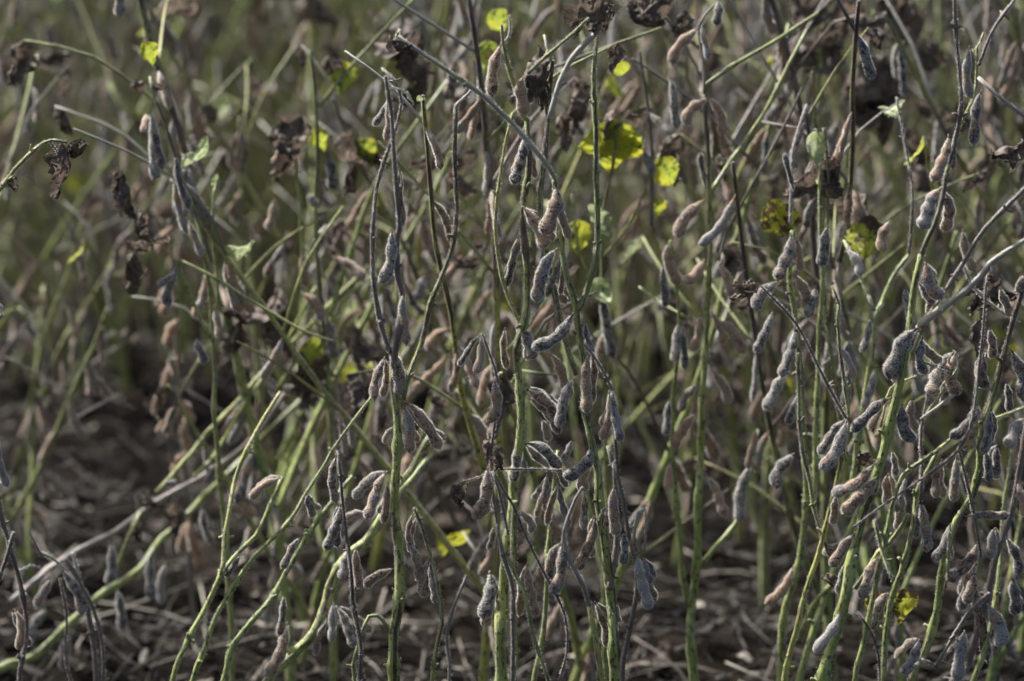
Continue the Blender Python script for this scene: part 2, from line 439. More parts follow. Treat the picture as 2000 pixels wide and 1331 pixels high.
def traced(name, label, u, bx, stems, pods, leaves=(), seed=1, hair=60, group=None):
    """A plant laid out from the photograph: u = metres behind the plane of focus, bx = where its base stands."""
    rng = random.Random(seed); Y = Y0 + u; base = base_at(bx, Y); k = pxm(Y)
    rt = root(name, label, 'plant', base, group)
    lo = u > .35
    for (part, tn, path, w0, w1, du, grounded) in stems:
        pp = pts(path); n = len(pp); ph = rng.uniform(0, 99)
        P = []
        for i, (x, y) in enumerate(pp):
            dy = du * (i / max(1, n - 1)) + .010 * mnoise.noise((ph, i * .7, 0))
            P.append(at(x, y, Y + dy))
        if grounded:
            d = (P[0] - P[1]).normalized(); b = base + Vector((rng.uniform(-.006, .006), rng.uniform(-.006, .006), -.015))
            m = P[0].lerp(b, .5) + Vector((d.x * .02, 0, 0)); P = [b, m] + P; w0b = w0 * 1.08
        c = TONES[tn]; c = tuple(min(1, max(0, v + rng.uniform(-.04, .04))) for v in c) + (1,)
        tube_obj(part, rng, P, w0 * k * .44, w1 * k * .44, rt, c, off=base, hair=(hair if u < .2 else 0), sides=10 if u < .2 else 8, wob=.0019)
    for q in pods:
        x0, y0, x1, y1, wd, bend, tn = q[:7]; behind = len(q) > 7
        dd = (.012 if behind else -.010) + rng.uniform(-.004, .004)
        place_pod(rng, rt, base, at(x0, y0, Y + dd * .4), at(x1, y1, Y + dd + rng.uniform(-.006, .006)), wd * k, bend, tone(rng, tn), lo=lo)
        if u < .1 and rng.random() < .42:                  # pods grow several to a node
            a = rng.uniform(-.55, .55); ex, ey = x1 - x0, y1 - y0; f = rng.uniform(.7, 1.0)
            ex, ey = (ex * math.cos(a) - ey * math.sin(a)) * f, (ex * math.sin(a) + ey * math.cos(a)) * f
            if ey > 10:
                place_pod(rng, rt, base, at(x0, y0, Y + .004), at(x0 + ex, y0 + ey, Y + .018 + rng.uniform(0, .012)), wd * k * rng.uniform(.75, .95), rng.choice((-.1, -.05, .05, .1)), tone(rng, rng.choice('dsgb')), lo=lo)
    for q in leaves:
        x, y, kind, size, tilt = q[:5]; var = q[5] if len(q) > 5 else None; du = q[6] if len(q) > 6 else 0.0
        place_leaf(rng, rt, base, at(x, y, Y + du), kind, size * k * ((1.15 if u < .25 else .95) if kind == 'd' else .9), tilt=R(tilt), variant=var, pitch=R(rng.uniform(-15, 15)), tone_=((.05 if u > .2 else .32) if kind == 'y' else None), spin=(rng.uniform(-.5, .5) if kind == 'y' else None))
    return rt

# ------------------------------------------------------------------ ground
NG = {k: np.random.RandomState(k).rand(512, 512) for k in (1, 2, 3, 4)}
def vnoise(x, y, cell, seed):
    G = NG[seed]
    fx, fy = x / cell, y / cell; ix, iy = np.floor(fx).astype(int), np.floor(fy).astype(int)
    tx, ty = fx - ix, fy - iy; tx = tx * tx * (3 - 2 * tx); ty = ty * ty * (3 - 2 * ty)
    g = lambda a, b: G[a % 512, b % 512]
    return (g(ix, iy) * (1 - tx) + g(ix + 1, iy) * tx) * (1 - ty) + (g(ix, iy + 1) * (1 - tx) + g(ix + 1, iy + 1) * tx) * ty - .5
def ground_z(x, y):
    x = np.asarray(x, float); y = np.asarray(y, float)
    z = .03 * vnoise(x, y, .45, 1) + .022 * vnoise(x, y, .11, 2) + .016 * vnoise(x, y, .045, 3) + .008 * vnoise(x, y, .02, 4)
    return z - .004
def build_ground():
    xs = np.concatenate([[-60, -25, -10, -5, -3, -2.2], np.arange(-1.7, 1.7001, .0105), [2.2, 3, 5, 10, 25, 60]])
    ys = np.concatenate([[-40, -15, -5, 0, 1.5, 2.3], np.arange(2.7, 5.6, .0105), np.arange(5.6, 9.0, .03), [10, 12, 16, 25, 60, 120]])
    X, Yg = np.meshgrid(xs, ys); Z = ground_z(X, Yg)
    V = np.stack([X, Yg, Z], -1).reshape(-1, 3); nx, ny = len(xs), len(ys)
    i = (np.arange(ny - 1)[:, None] * nx + np.arange(nx - 1)[None]).reshape(-1)
    F = np.stack([i, i + 1, i + nx + 1, i + nx], -1)
    me = bpy.data.meshes.new("ground"); me.vertices.add(len(V)); me.vertices.foreach_set("co", V.reshape(-1))
    me.loops.add(F.size); me.loops.foreach_set("vertex_index", F.reshape(-1).astype(np.int32))
    me.polygons.add(len(F)); me.polygons.foreach_set("loop_start", np.arange(0, F.size, 4, dtype=np.int32))
    me.update(calc_edges=True); me.polygons.foreach_set("use_smooth", [True] * len(F)); me.materials.append(M_SOIL)
    o = link(bpy.data.objects.new("ground", me)); o["kind"] = "structure"; o["label"] = "dark crumbly soil between the soybean rows"
build_ground()

def flake(rng, L, W, shade):
    """a crumpled scrap of leaf: 3 x 4 grid"""
    V, F = [], []; s0 = rng.uniform(0, 99); c = rng.uniform(.3, 1.6) * rng.choice((-1, 1))
    for j in range(5):
        s = j / 4; h = W * .5 * (math.sin(math.pi * (s * .84 + .08)) ** .6) * (1 + .3 * mnoise.noise((s0, s * 5, 0)))
        for i in range(4):
            t = i / 3 * 2 - 1
            p = Vector((math.sin(t * c) * h / c, (s - .5) * L, (1 - math.cos(t * c)) * h / c * .8))
            V.append(p + mnoise.noise_vector((t * 1.3 + s0, s * 3, s0)) * L * .10)
    for j in range(4):
        for i in range(3):
            a = j * 4 + i; F.append((a, a + 1, a + 5, a + 4))
    return V, F
def straw_geo(rng, L, r):
    b = rng.uniform(-.25, .25); P = [Vector((0, (s - .5) * L, b * L * 4 * s * (1 - s) * .4)) for s in (0, .25, .5, .75, 1)]
    P = [p + Vector((rng.uniform(-.02, .02) * L, 0, rng.uniform(-.008, .008) * L)) for p in P]
    V, F = [], []
    for i, p in enumerate(P):
        rr = r * (1 - .12 * i)
        for k in range(5):
            a = 2 * math.pi * k / 5; V.append(p + Vector((math.cos(a) * rr, 0, math.sin(a) * rr * .7)))
    for i in range(4):
        for k in range(5): F.append((i * 5 + k, i * 5 + (k + 1) % 5, i * 5 + 5 + (k + 1) % 5, i * 5 + 5 + k))
    F += [(4, 3, 2, 1, 0), (20, 21, 22, 23, 24)]
    return V, F
def litter_mesh(name, parts):
    V, F, S, n = [], [], [], 0
    for (v, f, m, s) in parts:
        A = np.array([tuple(p) for p in v]) if not isinstance(v, np.ndarray) else v
        mm = np.array(m); V.append(A @ mm[:3, :3].T + mm[:3, 3]); F += [tuple(i + n for i in q) for q in f]; S.append(np.full(len(A), s)); n += len(A)
    me = make_mesh(name, np.concatenate(V), F, [M_STRAW]); a = me.attributes.new("shade", 'FLOAT', 'POINT'); a.data.foreach_set("value", np.concatenate(S).astype(np.float32))
    return me
def build_litter():
    rng = random.Random(5)
    fl = [flake(rng, rng.uniform(.010, .028), rng.uniform(.003, .011), 0) for _ in range(20)]
    st = [straw_geo(rng, rng.uniform(.05, .17), rng.uniform(.0006, .0018)) for _ in range(14)]
    fl = [(np.array([tuple(p) for p in v]), f) for v, f in fl]; st = [(np.array([tuple(p) for p in v]), f) for v, f in st]
    def mtx(x, y, flat):
        return Matrix.Translation((x, y, float(ground_z(x, y)) + (.004 if flat else .006))) @ Matrix.Rotation(rng.uniform(0, 6.28), 4, 'Z') @ Matrix.Rotation(rng.gauss(0, .22), 4, 'X') @ Matrix.Rotation(rng.gauss(0, .3), 4, 'Y')
    def spot():
        y = rng.uniform(3.15, 7.2) if rng.random() < .25 else 3.15 + 1.9 * rng.random() ** 1.3
        return rng.uniform(-1, 1) * (.13 * y + .18), y
    parts = []
    for i in range(8500):
        x, y = spot()
        if rng.random() < .5: v, f = rng.choice(fl); parts.append((v, f, mtx(x, y, 1) @ Matrix.Scale(rng.uniform(.5, 1.1), 4), rng.random() ** 1.2))
        else: v, f = rng.choice(st); parts.append((v, f, mtx(x, y, 0) @ Matrix.Scale(rng.uniform(.3, .9), 4), .15 + .85 * rng.random()))
    o = link(bpy.data.objects.new("leaf_litter", litter_mesh("leaf_litter", parts))); o["kind"] = "stuff"
    o["label"] = "fine brown litter of leaf scraps and straw bits on the soil"; o["category"] = "litter"
    # the larger pieces one can pick out
    bst = [litter_mesh("straw", [(*straw_geo(rng, rng.uniform(.10, .26), rng.uniform(.0009, .0028)), Matrix.Identity(4), s)]) for s in (.5, .7, .85, .95, .6, .4, .25, .3, .8, .15)]
    for i in range(230):
        y = 3.25 + 1.75 * rng.random() ** 1.2; x = rng.uniform(-1, 1) * (.13 * y + .08)
        leaf = i % 5 < 2
        if leaf:
            o = link(bpy.data.objects.new("fallen_leaf", rng.choice(DEAD))); k = rng.uniform(.6, 1.05)
            o.matrix_local = Matrix.Translation((x, y, float(ground_z(x, y)) + .010)) @ Matrix.Rotation(rng.uniform(0, 6.28), 4, 'Z') @ Matrix.Rotation(R(90) + rng.gauss(0, .35), 4, 'X') @ Matrix.Diagonal((k, k * .6, k, 1))
            o.color = (rng.random(), rng.random(), 0, 1)
            o["label"] = "curled dry brown leaf lying on the soil among the straw"; o["category"] = "fallen leaf"; o["group"] = "dry leaves fallen on the soil"
        else:
            o = link(bpy.data.objects.new("straw", rng.choice(bst))); o.matrix_local = mtx(x, y, 0)
            o["label"] = "dry straw or broken stalk lying flat on the soil between the rows"; o["category"] = "straw"; o["group"] = "straws lying on the soil"
build_litter()

# ------------------------------------------------------------------ plants laid out from the photograph
S, B, P = 'stem', 'branch', 'petiole'
traced('soybean_plant', 'soybean plant with tall purple-topped stem and white curled tip', 0.0, 772, [
    (S, 'gp', '770,1331 769,1270 771,1226 779,1185 780,1084 771,982 775,915 776,850 774,812 767,750 766,715', 27, 17, 0, 1),
    (B, 'pp', '766,715 771,697 780,650 786,575 777,541 774,474 779,440 775,389 767,287 764,220 755,149', 15, 7, -.01, 0),
    (P, 'br', '762,690 748,650 737,602 731,558 730,491 728,440 730,400 733,372 743,338 757,297 770,264 784,203 780,180 770,159 747,133', 12, 5, .02, 0),
    (P, 'o', '788,782 797,734 821,670 841,595 865,531 882,484 889,440 892,406 887,304 889,212', 11, 9, .02, 0),
    (P, 'w', '889,213 893,203 905,192 919,177', 8, 5, .0, 0),
    (P, 'w', '764,170 780,174 796,181', 4, 3, 0, 0),
    (P, 'gc', '762,1233 748,1212 737,1202 721,1204 713,1220 706,1240', 9, 7, -.01, 0)],
   [(766,447,743,553,25,-.07,'d'), (779,447,767,540,14,.03,'d',1), (790,570,794,673,21,.1,'g'), (757,193,754,275,17,-.1,'b'),
    (781,329,789,437,14,.06,'b'), (757,683,781,771,30,-.07,'s'), (752,697,732,781,20,.07,'s'), (770,720,787,767,14,.1,'d',1),
    (787,795,799,884,22,-.07,'g'), (790,787,858,877,25,-.12,'s'), (768,833,765,872,13,0,'g',1),
    (758,921,716,1013,24,.05,'g'), (760,940,750,1022,18,.03,'s',1), (796,1058,831,1167,24,-.1,'s'), (812,1010,802,1078,16,.07,'b',1), (770,1112,715,1149,21,.1,'s',1)],
   [(795,180,'p',32,-50,1), (818,186,'p',26,-20,2)], seed=11)
traced('soybean_plant', 'slender soybean shoot with yellow purple-spotted stem and a grey broken petiole at its foot', -.02, 842, [
    (S, 'yp', '845,1331 855,1253 864,1219 863,1185 855,1138 841,1087 825,1043 815,1015 806,993', 12, 6, 0, 1),
    (P, 'gr', '878,1331 873,1270 873,1233 885,1185 898,1155 912,1123', 9, 6, -.01, 1)],
   [(843,1092,850,1178,15,.1,'d'), (838,1090,836,1150,10,0,'d',1), (806,1003,800,1060,13,.05,'b',1)], seed=12)
traced('soybean_plant', 'thin purple-grey soybean shoot carrying one spotted tan pod above one dark pod', -.03, 712, [
    (S, 'p', '706,1331 704,1263 696,1219 686,1172 683,1118 676,1050 667,976 662,932 654,881', 14, 6, 0, 1),
    (P, 'gc', '692,1331 690,1290 698,1262', 8, 7, 0, 1)],
   [(656,888,655,981,19,.07,'s'), (664,983,637,1075,23,-.05,'d')], seed=13)
traced('soybean_plant', 'thick arched green soybean stem leaning over with pods hanging below it', .07, 470, [
    (S, 'g', '525,1331 568,1282 612,1236 638,1172 660,1110 688,1076 716,1058 743,1014 765,970 800,920 840,850', 27, 14, .06, 1),
    (B, 'gc', '716,1058 760,985 800,940 830,900', 14, 10, .05, 0)],
   [(560,1215,521,1322,27,-.05,'s'), (652,1178,648,1254,17,.03,'g'), (657,1185,692,1264,21,-.07,'d'), (640,1208,616,1279,15,.05,'d',1), (698,1068,707,1149,20,.05,'b'),
    (681,1078,666,1130,19,0,'g'), (716,1000,671,1016,17,.07,'g',1), (557,1160,547,1242,17,.03,'s')], seed=14)
traced('soybean_plant', 'soybean plant with three straight lime green stems leaning to one side', .03, 310, [
    (S, 'gc', '338,1322 372,1246 406,1185 433,1124 466,1080 500,1047 512,1025 530,985 552,932', 14, 9, .03, 1),
    (B, 'y', '433,1124 436,1100 439,1050 450,982 460,932 480,881 505,830 545,765', 11, 8, .06, 0),
    (B, 'gc', '375,1331 399,1273 423,1205 463,1138 500,1087 534,1050 568,1013 601,962 635,908 649,882 690,825 727,774', 14, 6, .02, 1),
    (B, 'gc', '436,1331 453,1266 500,1204 534,1165 557,1118 601,1043 649,982 690,930', 16, 10, .02, 1)],
   [(588,1050,552,1112,17,.05,'s'), (548,932,489,974,19,.07,'b'), (470,1085,442,1128,13,0,'d',1), (600,965,612,1010,16,0,'d',1)], seed=15)
traced('soybean_plant', 'lodged soybean plant with heavy green stem bending low over the soil', .33, -70, [
    (S, 'gc', '0,1307 68,1280 135,1219 189,1168 237,1138 277,1111 304,1070 338,1033 389,982 440,932 473,898 540,830 610,760', 22, 12, .12, 1),
    (B, 'gr', '20,1175 47,1151 128,1090 176,1063 223,1040 297,986 338,962 389,935 440,901 500,850 560,760', 15, 10, .1, 0),
    (B, 'gc', '229,1116 240,1080 262,1030 275,1000', 12, 10, 0, 0),
    (B, 'og', '304,962 375,881 399,849 466,785 500,744 560,680 640,600 720,520', 11, 9, .08, 0),
    (B, 'og', '380,930 419,890 487,778 540,700 620,560', 9, 7, .06, 0)],
   [(345,940,322,948,14,0,'d'), (392,990,415,1062,17,.07,'d'), (215,1060,208,1140,22,-.07,'d'), (232,1150,240,1230,20,0,'d'), (300,1080,296,1170,22,.05,'d'), (322,1100,316,1180,18,.05,'g'),
    (105,1115,75,1190,20,.05,'g'), (90,1190,60,1250,22,.05,'d'), (140,1240,125,1310,24,.05,'d'), (430,905,402,945,16,0,'d')],
   [(290,955,'d',60,20), (262,1010,'d',60,30), (340,985,'d',70,0)], seed=16)
traced('soybean_plant', 'brown dry soybean stem with splintered tan stubs and a rusty pod', .05, 36, [
    (S, 'p', '40,1331 50,1236 44,1168 30,1100 13,1040 0,992 -15,800 -24,500 -30,380', 12, 7, 0, 1),
    (P, 'br', '-2,1138 13,1090 20,1065 27,1040', 8, 10, -.01, 0),
    (P, 'og', '-30,395 0,368 27,331 61,297 80,281 98,274 128,279', 11, 6, .0, 0),
    (P, 'gr', '98,275 112,292 122,318', 4, 3, 0, 0), (P, 'og', '0,362 12,352 24,345', 6, 5, 0, 0)],
   [(-6,850,14,950,21,.1,'g'), (26,1190,34,1268,19,-.13,'r'), (-3,590,2,622,16,0,'d')],
   [(122,279,'d',100,-8,0), (140,277,'d',60,-25,3), (20,345,'d',44,-20,4), (148,280,'d',52,-4,1)], seed=17)
traced('dry_stalk', 'orange-brown dead stalk with pale splintered strips standing on littered soil', .12, 192, [
    (S, 'br', '189,1331 179,1236 166,1168 150,1125 128,1092', 13, 11, 0, 1),
    (P, 'w', '83,1080 104,1090 125,1108 146,1130 162,1160', 6, 5, .0, 0), (P, 'w', '38,1115 60,1104 80,1108', 4, 3, .0, 0),
    (P, 'br', '55,1035 68,1062 83,1090', 5, 6, .0, 0), (P, 'w', '143,1080 150,1110 156,1128', 8, 5, .0, 0),
    (P, 'br', '204,1331 196,1240 180,1180 165,1150', 8, 7, 0, 1), (P, 'dk', '140,1331 128,1270 128,1200 118,1130', 6, 5, 0, 1)],
   [(120,1110,160,1200,24,-.1,'d'), (100,1130,72,1185,20,0,'g',1)], seed=18)
traced('soybean_plant', 'soybean plant tipped with a curled yellow leaf above drooping grey pods', .24, 430, [
    (S, 'og', '455,1331 440,1050 420,820 415,640 400,500 385,423 365,368 345,314 325,250 303,196', 14, 7, .0, 1),
    (P, 'w', '303,196 297,175 294,150', 6, 5, 0, 0),
    (B, 'gc', '410,660 372,575 345,508', 10, 7, 0, 0), (P, 'og', '345,508 423,545 500,595 585,643 659,670', 8, 5, -.02, 0),
    (B, 'gc', '415,690 425,560 418,480 416,400 420,360', 8, 6, .02, 0)],
   [(290,213,299,350,24,-.1,'g'), (286,222,284,258,17,0,'r'), (305,235,318,330,20,.07,'d'), (340,300,372,410,18,.05,'d'), (348,520,330,600,22,.05,'d'), (370,430,395,500,18,0,'g'), (420,600,430,660,18,0,'w' if 0 else 'p'),
    (385,660,400,710,20,0,'d'), (350,530,310,560,16,0,'g')],
   [(281,82,'y',60,-14,3), (284,165,'d',36,60,1), (300,160,'d',34,-30,5), (405,265,'p',70,-10,0), (385,300,'p',60,30,1), (440,480,'p',70,-60,2), (425,340,'p',36,0,1), (330,470,'d',80,60,3), (262,495,'d',90,30,4), (300,480,'d',60,50,1), (245,340,'d',75,10,2), (232,330,'d',50,0,5)], seed=19)
traced('soybean_plant', 'dead rust-brown soybean plant clustered with orange pods', .5, 350, [
    (S, 'br', '385,1250 372,1100 362,950 350,800 345,650 338,520 330,430', 13, 8, 0, 1),
    (B, 'br', '365,1000 330,880 318,800 316,730', 8, 5, 0, 0)],
   [(338,440,320,500,26,.05,'r'), (345,580,318,618,24,.07,'r'), (350,620,330,680,26,.05,'r'), (350,690,320,760,20,0,'r'), (330,720,345,780,18,0,'g'), (318,760,312,815,22,.05,'r'), (345,780,372,830,26,-.07,'r'), (330,800,318,850,26,0,'r'),
    (360,820,380,890,24,.05,'r'), (368,880,345,930,22,.05,'r'), (375,1010,352,1080,20,.05,'r'), (372,1010,392,1110,26,.1,'r'), (330,560,310,600,20,0,'r'), (355,770,330,700,16,0,'g')], seed=20)
traced('soybean_plant', 'soybean plant with pale green spotted stem and a hook-tipped top', 0.015, 985, [
    (S, 'g', '982,1331 975,1236 982,1168 998,1016 1003,949 1013,890 1019,812 1015,744 1010,683 1024,636 1030,575 1026,490 1024,406 1032,321 1030,237', 27, 13, 0, 1),
    (B, 'og', '1030,237 1014,222 1000,160 990,118 983,85 980,47', 10, 6, -.01, 0),
    (P, 'w', '983,85 992,70 994,52 992,30', 5, 3, 0, 0),
    (B, 'gp', '1003,1331 1003,1240 1000,1150 1003,1050 1005,980', 16, 12, -.02, 1),
    (P, 'y', '1018,640 985,560 970,470 975,380 985,290 1005,220', 8, 6, .02, 0)],
   [(1024,148,1026,224,28,.05,'b'), (1022,266,1004,360,25,-.1,'d'), (1036,296,1047,347,15,0,'b',1), (978,83,961,188,26,.07,'b'), (1019,403,1060,487,27,-.07,'b'), (1010,638,1044,702,25,-.07,'g'),
    (1028,758,1093,822,27,-.1,'s'), (1031,775,1094,845,22,-.1,'s',1), (1024,868,1092,922,26,-.13,'d'), (1012,866,1003,942,21,0,'d'), (1017,998,1038,1041,19,-.05,'g'), (1040,522,1104,595,18,-.05,'b',1),
    (954,1115,943,1208,32,-.05,'d'), (962,1140,950,1225,24,.03,'s',1), (1032,1098,1048,1206,22,.07,'b'), (967,1028,957,1073,16,0,'d',1), (1015,460,990,560,18,0,'d',1), (985,640,990,720,16,.05,'b',1)], seed=21)
traced('soybean_plant', 'sturdy soybean plant whose upright petiole bears a crumpled dark leaf', -.01, 1206, [
    (S, 'g', '1203,1331 1199,1253 1194,1168 1186,1084 1174,999 1169,915 1162,890 1152,839 1142,778 1142,710 1132,650 1125,599 1112,552 1101,491 1095,440 1088,385 1083,352', 27, 11, 0, 1),
    (P, 'w', '1084,350 1068,325 1034,281 1000,240 973,216 939,186 872,139 825,105 777,71', 10, 8, -.03, 0),
    (P, 'y', '777,71 781,66 783,58', 7, 4, 0, 0),
    (P, 'o', '1131,604 1145,575 1159,521 1166,474 1166,440 1166,389 1162,270 1162,135 1167,50', 13, 9, .01, 0),
    (P, 'o', '1125,733 1115,704 1098,643 1085,575 1073,508 1062,450 1057,389 1064,287 1069,189 1075,118', 12, 11, .04, 0),
    (P, 'w', '1076,120 1070,98 1062,68', 7, 5, .0, 0),
    (P, 'og', '1030,143 1068,108 1112,71 1150,36', 8, 6, -.02, 0),
    (P, 'w', '1073,232 1085,183 1115,118 1159,71 1172,58', 10, 12, .0, 0),
    (B, 'pp', '1194,1151 1199,1105 1203,1050 1198,1000 1200,930 1185,870', 15, 9, .02, 0),
    (P, 'dk', '965,918 1010,916 1060,917 1095,919', 4, 4, -.01, 0)],
   [(1083,362,1062,458,34,-.1,'s'), (1091,365,1113,466,18,.07,'b'), (1091,485,1049,589,28,.05,'g'), (1096,500,1070,580,16,.03,'d',1), (1122,612,1041,681,27,-.12,'d'), (1072,690,1112,778,25,-.07,'b',1), (1145,628,1158,692,15,.1,'d'), (1153,688,1146,806,24,.07,'b'),
    (1126,738,1092,834,23,.07,'g'), (1152,868,1101,933,29,-.12,'d'), (1152,898,1145,960,25,.05,'b',1), (1142,960,1142,1034,18,.03,'d'), (1161,1008,1126,1113,23,-.12,'s'), (1093,943,1111,1031,17,.07,'d',1), (1068,928,1064,986,16,0,'s',1),
    (1162,1176,1183,1263,19,-.05,'s',1), (1207,1180,1212,1215,12,.05,'g',1), (1120,860,1100,900,16,0,'d',1), (1060,820,1075,860,18,0,'g',1)],
   [(1168,-8,'d',80,10,1), (1150,22,'d',62,60,5), (1182,8,'d',56,-40,3), (1050,88,'d',100,2,2,.03), (1052,150,'d',66,6,6,.03), (762,68,'d',42,-20,5,-.03), (770,72,'d',36,20,3,-.03)], seed=22)
traced('soybean_plant', 'grey-brown soybean shoot with a bare fuzzy tip and broken white node near its foot', -.04, 1222, [
    (S, 'br', '1216,1331 1223,1270 1237,1185 1243,1118 1237,1077 1220,999 1206,932 1206,890 1196,812 1194,761 1183,738 1159,694 1142,673', 15, 5, 0, 1),
    (P, 'w', '1237,1075 1236,1030 1245,1000 1258,995', 6, 8, 0, 0), (P, 'gr', '1258,995 1261,1010 1259,1080', 5, 3, 0, 0),
    (P, 'w', '1200,935 1196,905 1204,893', 4, 3, 0, 0)],
   [(1191,763,1176,860,20,-.05,'b'), (1199,758,1215,863,20,.07,'d'), (1203,948,1207,1045,24,.05,'b'), (1190,990,1185,1030,15,0,'s',1), (1222,1038,1218,1103,19,0,'d'), (1248,1082,1269,1190,26,.05,'p'), (1258,1090,1277,1137,19,.1,'g',1), (1240,1040,1246,1080,15,.05,'b')], seed=23)
traced('soybean_plant', 'bare grey forked soybean shoot whose foot turns bright yellow with spots', -.03, 1176, [
    (S, 'y', '1172,1331 1166,1275 1160,1235 1152,1185', 16, 12, 0, 1),
    (B, 'gr', '1152,1185 1135,1141 1115,1101 1101,1057 1112,1009 1124,975 1137,952', 11, 6, 0, 0)],
   [(1098,1060,1077,1160,25,-.05,'d'), (1104,1075,1098,1140,15,.03,'d',1)], seed=24)
traced('soybean_plant', 'thin dry soybean shoot topped by an empty grey pod shell', -.02, 1000, [
    (S, 'pp', '1000,1331 1003,1250 1000,1151 980,1084 970,1016 963,949 958,881 963,829 968,741 953,687 941,652', 13, 5, 0, 1),
    (P, 'dk', '966,925 985,960 1000,985 1020,1036 1051,1097 1085,1162 1105,1212 1107,1270 1088,1345', 6, 5, -.02, 0),
    (P, 'o', '985,1080 1003,1118 1027,1175 1044,1246 1078,1345', 9, 7, -.01, 0),
    (P, 'p', '962,920 975,960 985,1000 993,1045', 6, 5, -.01, 0),
    (P, 'dk', '955,925 925,935 905,942 890,948', 4, 3, 0, 0)],
   [(967,742,955,826,27,-.05,'b'), (940,654,926,728,18,-.07,'p'), (955,912,929,1015,29,-.07,'b')],
   [(888,946,'d',52,25,1), (896,945,'d',52,-45,3), (955,862,'d',60,10,4), (975,868,'d',50,-20,0)], seed=25)
traced('soybean_plant', 'slim green soybean stem with a row of dark specks and small pods', .03, 1040, [
    (S, 'g', '1044,1331 1063,1219 1068,1084 1076,1009 1084,930 1090,880', 13, 8, 0, 1)],
   [(1085,890,1110,950,14,.05,'d',1), (1060,960,1050,1010,14,0,'b',1)], seed=26)
traced('soybean_plant', 'upright bright green soybean plant with brown pods paired at every node', .22, 1358, [
    (S, 'gc', '1355,1331 1348,1236 1355,1168 1362,1050 1365,949 1367,881 1369,829 1375,710 1382,609 1389,508 1389,440 1385,372 1379,270 1377,185', 21, 10, 0, 1),
    (B, 'gc', '1345,1185 1328,1100 1323,1016 1318,932 1313,881 1314,778 1321,727 1328,609 1318,530 1308,470', 14, 7, 0, 0),
    (B, 'gc', '1366,1110 1400,1065 1436,1023 1455,960 1470,898 1478,840', 13, 9, .03, 0),
    (P, 'og', '1389,375 1430,310 1500,210 1545,120 1575,60', 11, 8, .05, 0), (P, 'o', '1380,165 1430,130 1500,88 1600,25', 10, 7, .03, 0),
    (P, 'p', '1377,185 1372,120 1365,50 1395,10', 8, 5, .03, 0), (P, 'p', '1400,510 1420,450 1470,360 1530,250 1580,150', 7, 6, .03, 0), (P, 'og', '1340,620 1290,590 1250,560', 7, 5, .05, 0),
    (P, 'o', '1068,135 1120,118 1200,88 1290,55', 8, 7, .02, 0)],
   [(1308,472,1326,556,24,.05,'b'), (1297,516,1300,600,17,0,'d'), (1376,506,1333,549,23,-.1,'b'), (1328,631,1318,706,20,0,'d'), (1335,631,1338,722,18,.03,'d'), (1402,516,1427,580,21,-.07,'b'), (1389,607,1410,675,17,-.07,'b'), (1398,627,1452,690,25,-.1,'b'),
    (1389,722,1420,790,21,-.07,'b'), (1369,614,1351,686,20,-.07,'b'), (1365,749,1330,804,20,.05,'d'), (1363,810,1317,875,24,.07,'b'), (1310,780,1300,850,18,0,'d'), (1385,187,1413,265,21,-.07,'b'), (1382,191,1340,245,26,.07,'b'), (1363,55,1313,127,25,.07,'b'), (1372,49,1383,117,15,.03,'g'),
    (1378,390,1325,465,26,.05,'b'), (1376,370,1368,300,14,0,'d'), (1380,930,1415,1005,22,-.07,'b'), (1311,905,1303,955,16,0,'b'), (1465,905,1445,1020,26,.05,'d'), (1478,835,1462,915,16,0,'b'), (1405,0,1402,50,20,0,'d')],
   [(1300,45,'d',80,60,3,.04), (1335,20,'d',80,-30,1,.04), (1310,-20,'d',80,40,5,.05)], seed=27)
traced('soybean_plant', 'tall hairy soybean plant with fat grey pods and a sunlit petiole curving away', -.02, 1600, [
    (S, 'g', '1607,1331 1635,1219 1652,1168 1669,1084 1689,999 1723,890 1733,846 1750,778 1768,690 1779,616 1787,558 1801,497', 31, 14, 0, 1),
    (B, 'p', '1801,497 1812,468 1825,440 1840,390 1848,345 1865,270 1875,203 1873,118 1865,17 1862,-20', 11, 7, .0, 0),
    (P, 'w', '1795,640 1804,629 1838,602 1889,565 1915,540 1935,515 1973,487 2005,468', 16, 12, -.03, 0),
    (P, 'pp', '1800,640 1820,610 1838,582 1879,518 1923,448 2005,362', 10, 9, .01, 0),
    (B, 'og', '1846,350 1870,260 1900,195 1906,169 1907,130 1907,95 1914,84 1922,64', 9, 5, .01, 0),
    (P, 'gr', '1911,152 1950,189 2005,230', 9, 8, -.02, 0), (P, 'pp', '1909,128 1939,61 1986,-5', 8, 6, .01, 0),
    (P, 'dk', '1811,928 1737,979 1669,1030', 4, 4, -.03, 0), (P, 'dk', '1800,706 1830,718 1856,730', 4, 4, -.03, 0), (P, 'y', '1720,835 1740,760 1790,735', 6, 5, .0, 0)],
   [(1893,90,1898,191,20,.05,'g'), (1919,176,1902,284,22,.05,'d'), (1852,262,1823,355,24,-.1,'b'), (1863,275,1862,330,14,.03,'g',1), (1840,367,1801,447,32,.07,'g'), (1805,513,1838,584,30,.05,'g'), (1797,553,1821,613,27,-.07,'d',1), (1794,641,1737,740,38,.05,'d'), (1801,658,1808,731,22,.1,'d'),
    (1744,777,1664,844,24,.07,'d'), (1763,788,1786,863,29,.05,'d'), (1779,778,1788,840,23,.05,'b',1), (1653,820,1601,916,27,-.07,'g'), (1710,907,1626,966,27,-.1,'s'), (1717,930,1650,1007,31,.03,'s'), (1636,966,1627,1024,19,.03,'s',1), (1669,1041,1621,1105,25,-.03,'s'), (1639,1193,1591,1274,25,-.05,'p'), (1650,1100,1640,1160,18,0,'d',1)],
   [(1655,815,'d',30,0,1)], seed=28)
